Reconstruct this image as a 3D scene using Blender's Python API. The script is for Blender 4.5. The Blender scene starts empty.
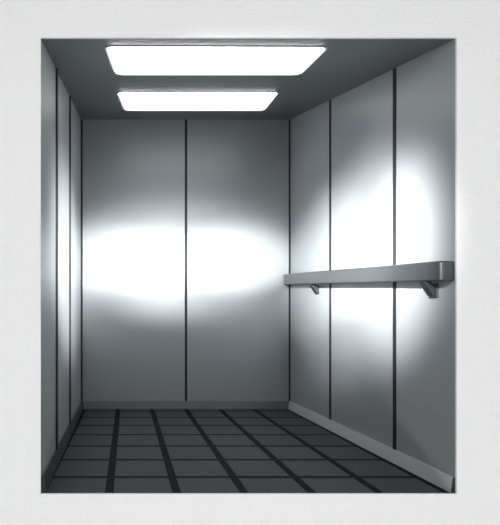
import bpy, bmesh, math
from mathutils import Vector
C = bpy.context.scene.collection
S = bpy.context.scene
S.view_settings.view_transform = 'Standard'
S.view_settings.look = 'None'

# ---------------------------------------------------------------- survey of the lift car (metres)
F, CX, CY, EYE = 504.0, 127.0, 325.0, 0.80        # focal length and principal point of the photograph, eye height over the car floor
YF, YB = 2.40, 4.80                               # front opening and rear wall, measured from the lens
def world(px, py, Y): return Vector(((px-CX)/F*Y, Y, EYE+(CY-py)/F*Y))
XLF, XLB = world(41, 0, YF).x, world(81, 0, YB).x     # left wall, front and back
XRF, XRB = world(455, 0, YF).x, world(290, 0, YB).x   # right wall
ZCF, ZCB = world(0, 39, YF).z, world(0, 119.5, YB).z  # ceiling (rises to the rear)
def zc(y): return ZCF+(ZCB-ZCF)*(y-YF)/(YB-YF)
def xl(y): return XLF+(XLB-XLF)*(y-YF)/(YB-YF)
def xr(y): return XRF+(XRB-XRF)*(y-YF)/(YB-YF)
BASE_H = 0.075

# ---------------------------------------------------------------- materials
def mat(name, col, rough=0.5, metal=0.0, brushed=None, aniso=0.0, bump=None, emit=None, spec=0.5):
    m = bpy.data.materials.new(name); m.use_nodes = True
    n, l = m.node_tree.nodes, m.node_tree.links
    b = n['Principled BSDF']
    b.inputs['Base Color'].default_value = (*col, 1)
    b.inputs['Roughness'].default_value = rough
    b.inputs['Metallic'].default_value = metal
    b.inputs['Specular IOR Level'].default_value = spec
    if emit:
        b.inputs['Emission Color'].default_value = (1, 1, 1, 1)
        b.inputs['Emission Strength'].default_value = emit
    if brushed or bump:
        tc = n.new('ShaderNodeTexCoord'); mp = n.new('ShaderNodeMapping'); ns = n.new('ShaderNodeTexNoise')
        l.new(tc.outputs['Object'], mp.inputs['Vector']); l.new(mp.outputs['Vector'], ns.inputs['Vector'])
    if brushed:                                    # fine hairline grain: streaks in roughness only
        mp.inputs['Scale'].default_value = brushed
        ns.inputs['Scale'].default_value = 1.0; ns.inputs['Detail'].default_value = 4
        r = n.new('ShaderNodeMapRange')
        r.inputs['To Min'].default_value = rough-0.02; r.inputs['To Max'].default_value = rough+0.02
        l.new(ns.outputs['Fac'], r.inputs['Value']); l.new(r.outputs['Result'], b.inputs['Roughness'])
    if bump:
        sc, st, dist = bump
        ns.inputs['Scale'].default_value = sc; ns.inputs['Detail'].default_value = 3
        bp = n.new('ShaderNodeBump'); bp.inputs['Strength'].default_value = st; bp.inputs['Distance'].default_value = dist
        l.new(ns.outputs['Fac'], bp.inputs['Height']); l.new(bp.outputs['Normal'], b.inputs['Normal'])
    return m
STEEL = (0.50, 0.525, 0.54)
M = dict(
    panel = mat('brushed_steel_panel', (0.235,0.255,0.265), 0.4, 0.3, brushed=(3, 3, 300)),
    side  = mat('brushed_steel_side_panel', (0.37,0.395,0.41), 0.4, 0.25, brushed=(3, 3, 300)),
    ceil  = mat('grey_ceiling_sheet', (0.125, 0.137, 0.142), 0.45, 0.3),
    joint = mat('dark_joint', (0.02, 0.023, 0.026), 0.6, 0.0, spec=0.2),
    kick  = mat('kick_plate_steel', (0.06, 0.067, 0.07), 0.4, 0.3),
    kick_lit = mat('painted_lit_kick_plate_steel', (0.6, 0.62, 0.63), 0.4, 0.2),  # same steel as the other kick plates, light on it put into the colour
    tile  = mat('dark_rubber_tile', (0.036, 0.043, 0.046), 0.5, 0.0, bump=(60, 0.05, 0.002)),
    seam  = mat('black_floor_seam', (0.006, 0.007, 0.008), 0.7, 0.0, spec=0.15),
    rail  = mat('polished_rail_steel', (0.05, 0.055, 0.058), 0.3, 0.4),
    rail_dark = mat('rail_end_steel', (0.10, 0.11, 0.115), 0.4, 0.7),
    lamp  = mat('lit_white_diffuser', (0.9, 0.9, 0.9), 0.5, 0.0, emit=1.03),
    glow_edge = mat('added_glow_edge', (0.9, 0.9, 0.9), 0.5, 0.0, emit=18.0),  # glowing edge added to throw a halo on the ceiling, outshines the diffuser
    trim  = mat('lamp_rim', (0.3, 0.32, 0.33), 0.5, 0.2),
    margin = mat('pale_speckled_margin', (0.9, 0.9, 0.9), 0.9, 0.0, bump=(110, 0.8, 0.006), spec=0.1),
)

# ---------------------------------------------------------------- mesh helpers
def hexa(bm, p):                                   # 8 corners: 4 of one face, then the 4 opposite ones
    v = [bm.verts.new(q) for q in p]
    for f in ((0,1,2,3), (7,6,5,4), (0,4,5,1), (1,5,6,2), (2,6,7,3), (3,7,4,0)):
        bm.faces.new([v[i] for i in f])
def box(bm, a, b):
    x0,y0,z0 = a; x1,y1,z1 = b
    hexa(bm, [(x0,y0,z0),(x1,y0,z0),(x1,y1,z0),(x0,y1,z0),(x0,y0,z1),(x1,y0,z1),(x1,y1,z1),(x0,y1,z1)])
def obj(name, bm, m, parent=None, bevel=0, smooth=False):
    bmesh.ops.recalc_face_normals(bm, faces=bm.faces[:])
    me = bpy.data.meshes.new(name); bm.to_mesh(me); bm.free()
    for x in (m if isinstance(m, (list, tuple)) else [m]): me.materials.append(x)
    o = bpy.data.objects.new(name, me); C.objects.link(o)
    if parent:
        o.parent = parent; o.matrix_parent_inverse = parent.matrix_world.inverted()
    if bevel:
        b = o.modifiers.new('bevel', 'BEVEL'); b.width = bevel; b.segments = 3; b.limit_method = 'ANGLE'
    if smooth:
        for p in me.polygons: p.use_smooth = True
    return o
def struct(o, label, cat):
    o['kind'] = 'structure'; o['label'] = label; o['category'] = cat
    return o
def thing(name, label, cat, loc, group=None):
    o = bpy.data.objects.new(name, None); C.objects.link(o); o.location = loc
    o['label'] = label; o['category'] = cat
    if group: o['group'] = group
    bpy.context.view_layer.update()
    return o

# ---------------------------------------------------------------- walls: dark backing sheet > steel panels, joint strips
T = 0.012
def side_slab(xf, s, y0, y1, z0, top, d0, d1):     # slab along a side wall between depths d0 and d1 behind its face (s: outward sign)
    bm = bmesh.new()
    q = []
    for d in (d0, d1):
        q += [(xf(y0)+s*d, y0, z0), (xf(y1)+s*d, y1, z0), (xf(y1)+s*d, y1, top(y1)), (xf(y0)+s*d, y0, top(y0))]
    hexa(bm, q); return bm
def side_wall(name, label, xf, s, joints, strip_w, proud):
    w = struct(obj(name, side_slab(xf, s, YF, YB+0.03, -0.02, lambda y: zc(y)+0.02, T, 0.03), M['joint']), label, 'wall')
    ys = [YF]+joints+[YB]
    for a, b in zip(ys[:-1], ys[1:]):
        y0 = a if a == YF else a+strip_w/2
        y1 = b-0.012 if b == YB else b-strip_w/2
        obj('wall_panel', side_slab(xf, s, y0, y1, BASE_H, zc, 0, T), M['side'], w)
    for j in joints:
        obj('joint_strip', side_slab(xf, s, j-strip_w/2, j+strip_w/2, BASE_H, zc, -proud, T), M['joint'], w)
    return w
def yl(px): return F*0.425/(CX-px)
def yr(px): return F*1.557/(px-CX)
side_wall('wall_left', 'left steel car wall of narrow panels seen edge-on', xl, -1, [yl(54.4), yl(69.4)], 0.03, 0.011)
side_wall('wall_right', 'right steel car wall of three panels behind the handrail', xr, 1, [yr(394.3), yr(330.5)], 0.034, 0.003)

bm = bmesh.new(); box(bm, (XLB-0.03, YB+T, -0.02), (XRB+0.03, YB+0.03, ZCB+0.03))
w = struct(obj('wall_back', bm, M['joint']), 'rear steel car wall of two wide panels', 'wall')
xj = world(186, 0, YB).x
for a, b in ((XLB+0.016, xj-0.012), (xj+0.012, XRB-0.012)):
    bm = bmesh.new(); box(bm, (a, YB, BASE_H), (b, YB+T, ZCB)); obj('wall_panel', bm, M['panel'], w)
bm = bmesh.new(); box(bm, (xj-0.012, YB-0.002, BASE_H), (xj+0.012, YB+T, ZCB)); obj('joint_strip', bm, M['joint'], w)

# ---------------------------------------------------------------- ceiling
bm = bmesh.new()
q = []
for dz in (0.0, 0.03):
    q += [(XLF-0.03, YF, ZCF+dz), (XRF+0.03, YF, ZCF+dz), (XRB+0.03, YB+0.03, zc(YB+0.03)+dz), (XLB-0.03, YB+0.03, zc(YB+0.03)+dz)]
hexa(bm, q)
struct(obj('ceiling', bm, M['ceil']), 'dark grey metal car ceiling around two lit panels', 'ceiling')

# ---------------------------------------------------------------- floor: dark tiles set over black seams, wide lengthwise and thin crosswise
bm = bmesh.new()
q = []
for z in (-0.03, -0.004):
    q += [(XLF, YF, z), (XRF, YF, z), (XRB, YB, z), (XLB, YB, z)]
hexa(bm, q)
for f in bm.faces: f.material_index = 1
cols = [-0.085+0.3225*k for k in range(-2, 7)]
rows = [2.31+0.3415*k for k in range(-1, 9)]
WC, WR = 0.042, 0.036
nf = len(bm.faces)
for i in range(len(cols)-1):
    for j in range(len(rows)-1):
        x0, x1 = cols[i]+WC/2, cols[i+1]-WC/2
        y0, y1 = max(rows[j]+WR/2, YF), min(rows[j+1]-WR/2, YB-0.004)
        if y1-y0 < 0.02: continue
        lo, hi = max(xl(y0), xl(y1)), min(xr(y0), xr(y1))
        x0, x1 = max(x0, lo), min(x1, hi)
        if x1-x0 < 0.02: continue
        box(bm, (x0, y0, -0.003), (x1, y1, 0.0))
struct(obj('floor', bm, [M['tile'], M['seam']]), 'dark tiled car floor with black seams', 'floor')

# ---------------------------------------------------------------- kick plates
def base_side(name, label, xf, s):
    bm = bmesh.new(); q = []
    d = 0.022
    for a, b, z in ((0, d, 0.001), (0, 0.010, BASE_H)):
        q += [(xf(YF)-s*b, YF, z), (xf(YB)-s*b, YB-0.001, z), (xf(YB)-s*a+s*0.01, YB-0.001, z), (xf(YF)-s*a+s*0.01, YF, z)]
    hexa(bm, q)
    for f in bm.faces:                             # end face at the opening coloured dark to stand for shade
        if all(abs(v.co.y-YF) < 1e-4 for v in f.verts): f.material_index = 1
    return struct(obj(name, bm, [M['kick_lit' if s > 0 else 'kick'], M['joint']]), label, 'baseboard')
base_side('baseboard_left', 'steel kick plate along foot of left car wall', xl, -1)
base_side('baseboard_right', 'steel kick plate along foot of right car wall, coloured lighter as lit', xr, 1)
bm = bmesh.new()
x0, x1 = XLB+0.023, XRB-0.023
hexa(bm, [(x0,YB-0.022,0.001),(x1,YB-0.022,0.001),(x1,YB+0.01,0.001),(x0,YB+0.01,0.001),
          (x0,YB-0.008,BASE_H),(x1,YB-0.008,BASE_H),(x1,YB+0.01,BASE_H),(x0,YB+0.01,BASE_H)])
struct(obj('baseboard_back', bm, M['kick']), 'steel kick plate along foot of rear car wall', 'baseboard')

# ---------------------------------------------------------------- ceiling lights
SL = (ZCB-ZCF)/(YB-YF)
NRM = Vector((0, SL, -1)).normalized()             # pointing down off the ceiling
def on_ceiling(px, py):
    dx, dz = (px-CX)/F, (CY-py)/F
    h = 0.013*math.sqrt(1+SL*SL)                    # the lit faces hang 13 mm below the ceiling sheet
    Y = (ZCF-h-SL*YF-EYE)/(dz-SL)
    return Vector((dx*Y, Y, zc(Y)-h))-NRM*0.013
def rounded(quad, r, n=6):
    out = []
    for i in range(4):
        p, a, b = quad[i], quad[i-1], quad[(i+1) % 4]
        u, v = (a-p).normalized(), (b-p).normalized()
        s, e = p+u*r, p+v*r
        for k in range(n+1):
            t = k/n
            out.append(s*(1-t)**2+p*2*t*(1-t)+e*t*t)
    return out
def loft(bm, rings, cap0=False, cap1=False):
    V = [[bm.verts.new(p) for p in r] for r in rings]
    for a, b in zip(V[:-1], V[1:]):
        k = len(a)
        for i in range(k): bm.faces.new((a[i], a[(i+1) % k], b[(i+1) % k], b[i]))
    if cap0: bm.faces.new(V[0])
    if cap1: bm.faces.new(V[-1])
def grow(quad, d):
    c = sum(quad, Vector())/4
    out = []
    for i in range(4):
        p, a, b = quad[i], quad[i-1], quad[(i+1) % 4]
        out.append(p-((a-p).normalized()+(b-p).normalized())*d)
    return out
def ceiling_light(label, pix, r):
    q = [on_ceiling(*p) for p in pix]
    t = thing('ceiling_light', label, 'light', sum(q, Vector())/4, 'lit ceiling panels')
    bm = bmesh.new()
    loft(bm, [[p+NRM*0.009 for p in rounded(q, r)], [p+NRM*0.013 for p in rounded(grow(q, -0.008), r)]], True, True)
    obj('diffuser', bm, M['lamp'], t)
    bm = bmesh.new()
    loft(bm, [[p+NRM*0.0005 for p in rounded(q, r)], [p+NRM*0.009 for p in rounded(q, r)]])
    obj('halo_edge', bm, M['glow_edge'], t)
    bm = bmesh.new()
    a, b = rounded(grow(q, 0.012), r), rounded(grow(q, 0.001), r)
    loft(bm, [[p+NRM*0.0005 for p in b], [p+NRM*0.004 for p in b], [p+NRM*0.004 for p in a], [p+NRM*0.0005 for p in a]])
    obj('rim', bm, M['trim'], t)
ceiling_light('larger white lit ceiling panel nearer the open front of the car', [(106.5,49.2),(326.5,49.8),(300,75.5),(116,75.5)], 0.05)
ceiling_light('smaller white lit ceiling panel nearer the rear wall', [(118,94.3),(277.5,94.3),(264,111),(125,111)], 0.05)

# ---------------------------------------------------------------- handrail on the right wall
t = thing('handrail', 'flat steel handrail bar running along the right car wall', 'handrail', (1.53, 3.6, 1.1))
XF = 1.488
A, B = 2.404, 4.775
def rz(y): k = (y-A)/(B-A); return 1.011+(1.181-1.011)*k, 1.106+(1.281-1.106)*k
bm = bmesh.new(); q = []
xo = 1.515
# plan outline: far end, straight run, then a quarter-round return to the wall at the front
plan_out = [(XF, B)] + [(XF+0.045*(1-math.cos(a)), A+0.045-0.045*math.sin(a)) for a in [i*math.pi/2/8 for i in range(9)]] + [(xr(A)-0.002, A)]
plan_in = [(XF+0.024, B)] + [(XF+0.024+0.021*(1-math.cos(a)), A+0.045-0.021*math.sin(a)) for a in [i*math.pi/2/8 for i in range(9)]] + [(xr(A)-0.002, A+0.024)]
rings = []
for (x, y), (u, v) in zip(plan_out, plan_in):
    z0, z1 = rz(y); c = 0.006
    d = Vector((u-x, v-y, 0)).normalized()*c
    o, i = Vector((x, y, 0)), Vector((u, v, 0))
    f = lambda p, z: Vector((p.x, p.y, z))
    rings.append([f(o, z0+c), f(o, z1-c), f(o+d, z1), f(i-d, z1), f(i, z1-c), f(i, z0+c), f(i-d, z0), f(o+d, z0)])
loft(bm, rings, True, True)
o = obj('rail', bm, M['rail'], t)
for px in (424.5, 312):
    y = F*1.51/(px-CX)
    z0 = rz(y)[0]
    bm = bmesh.new()
    # cranked flat arm from beneath the bar back to the wall, with a round-ended foot
    h = 0.026 if px > 400 else 0.03
    prof = [(1.492, z0+0.004), (1.525, z0+0.004), (1.552, z0-0.030), (1.552, z0-0.075), (1.540, z0-0.075), (1.505, z0-0.022)]
    prof = [(x, z) for x, z in prof]
    loft(bm, [[(x, y-h, z) for x, z in prof], [(x, y+h, z) for x, z in prof]], True, True)
    br = obj('bracket', bm, M['rail'], t, bevel=0.004)
    bm = bmesh.new(); box(bm, (1.5515, y-0.035, z0-0.085), (xr(y), y+0.035, z0-0.012))
    obj('wall_foot', bm, M['rail_dark'], br, bevel=0.003)

# ---------------------------------------------------------------- pale plaster wall invented in place of the blank white page around the car
bm = bmesh.new()
xa, xb, za, zb = -2.2, 3.4, -0.7, 3.4
y0, y1 = YF-0.012, YF-0.0005
z0 = 0.0
box(bm, (xa, y0, za), (XLF, y1, zb)); box(bm, (XRF, y0, za), (xb, y1, zb))
box(bm, (XLF, y0, ZCF), (XRF, y1, zb)); box(bm, (XLF, y0, za), (XRF, y1, z0))
bmesh.ops.remove_doubles(bm, verts=bm.verts[:], dist=1e-5)
struct(obj('margin_wall', bm, M['margin']), 'invented pale speckled plaster wall around the open lift car', 'wall')

# ---------------------------------------------------------------- light
def area(name, loc, rot, sx, sy, power, col=(1,1,1)):
    L = bpy.data.lights.new(name, 'AREA'); L.shape = 'RECTANGLE'; L.size = sx; L.size_y = sy; L.energy = power; L.color = col
    o = bpy.data.objects.new(name, L); C.objects.link(o); o.location = loc; o.rotation_euler = rot
    return o
area('added_light_band', (0.3, -1.2, 2.2), (math.radians(90), 0, 0), 9.0, 0.9, 130)  # unseen band added to brighten the steel and the front surround
area('added_light_band', (0.5, -1.6, -2.0), (math.radians(112), 0, 0), 9.0, 0.6, 190)  # unseen band added below floor level to brighten the surround's foot
def spot(name, loc, to, deg, power, sx=1, sy=1, blend=1.0, rad=0.1):
    L = bpy.data.lights.new(name, 'SPOT'); L.energy = power; L.spot_size = math.radians(deg); L.spot_blend = blend; L.shadow_soft_size = rad
    o = bpy.data.objects.new(name, L); C.objects.link(o); o.location = loc
    o.rotation_euler = (Vector(to)-Vector(loc)).to_track_quat('-Z', 'Y').to_euler(); o.scale = (sx, sy, 1)
    return o
RS = (-1.6, -0.6, 2.5)
spot('added_spot_right', RS, (1.56, 2.88, 1.17), 8.4, 4200, 1, 1.9, 1, 0.1)  # unseen spots added to make the white area on the right wall
spot('added_spot_right', RS, (1.56, 3.35, 1.25), 12, 2600, 1, 1.2, 1, 0.1)
spot('added_spot_right', RS, (1.56, 4.05, 1.30), 11, 3600, 1, 1.2, 1, 0.1)
spot('added_spot_right', RS, (1.56, 3.42, 1.2), 19, 2800, 0.8, 1, 1, 0.1)
spot('added_spot_rail', RS, (1.49, 3.22, 1.15), 8, 7000, 1, 0.7, 1, 0.1)  # unseen spot added for the highlight midway along the rail
BS = (0.60, -0.3, 1.5)  # position of unseen spots added to shape the rear wall's bright band
for bx, bw in ((-0.25, 1200), (0.35, 850), (1.05, 2100)):
    spot('added_spot_back', BS, (bx, 4.8, 1.44), 9, bw, 1.7, 1, 1, 0.1)
spot('added_spot_back', BS, (0.50, 4.8, 1.43), 16, 900, 2.0, 1, 1, 0.1)
spot('added_spot_left', (2.4, -0.6, 1.7), (-0.42, 3.6, 1.25), 18, 5500, 0.8, 1, 1, 0.15)  # unseen spot added to brighten the left wall
wd = bpy.data.worlds.new('lobby_air'); S.world = wd; wd.use_nodes = True
wd.node_tree.nodes['Background'].inputs[0].default_value = (0.95, 0.98, 1, 1)
wd.node_tree.nodes['Background'].inputs[1].default_value = 0.05

# ---------------------------------------------------------------- camera
cam = bpy.data.cameras.new('camera'); co = bpy.data.objects.new('camera', cam); C.objects.link(co)
co.location = (0, 0, EYE); co.rotation_euler = (math.radians(90), 0, 0)
cam.sensor_width = 36; cam.sensor_fit = 'AUTO'; cam.lens = 36*F/525
cam.shift_x = (250-CX)/525; cam.shift_y = (CY-262.5)/525
S.camera = co
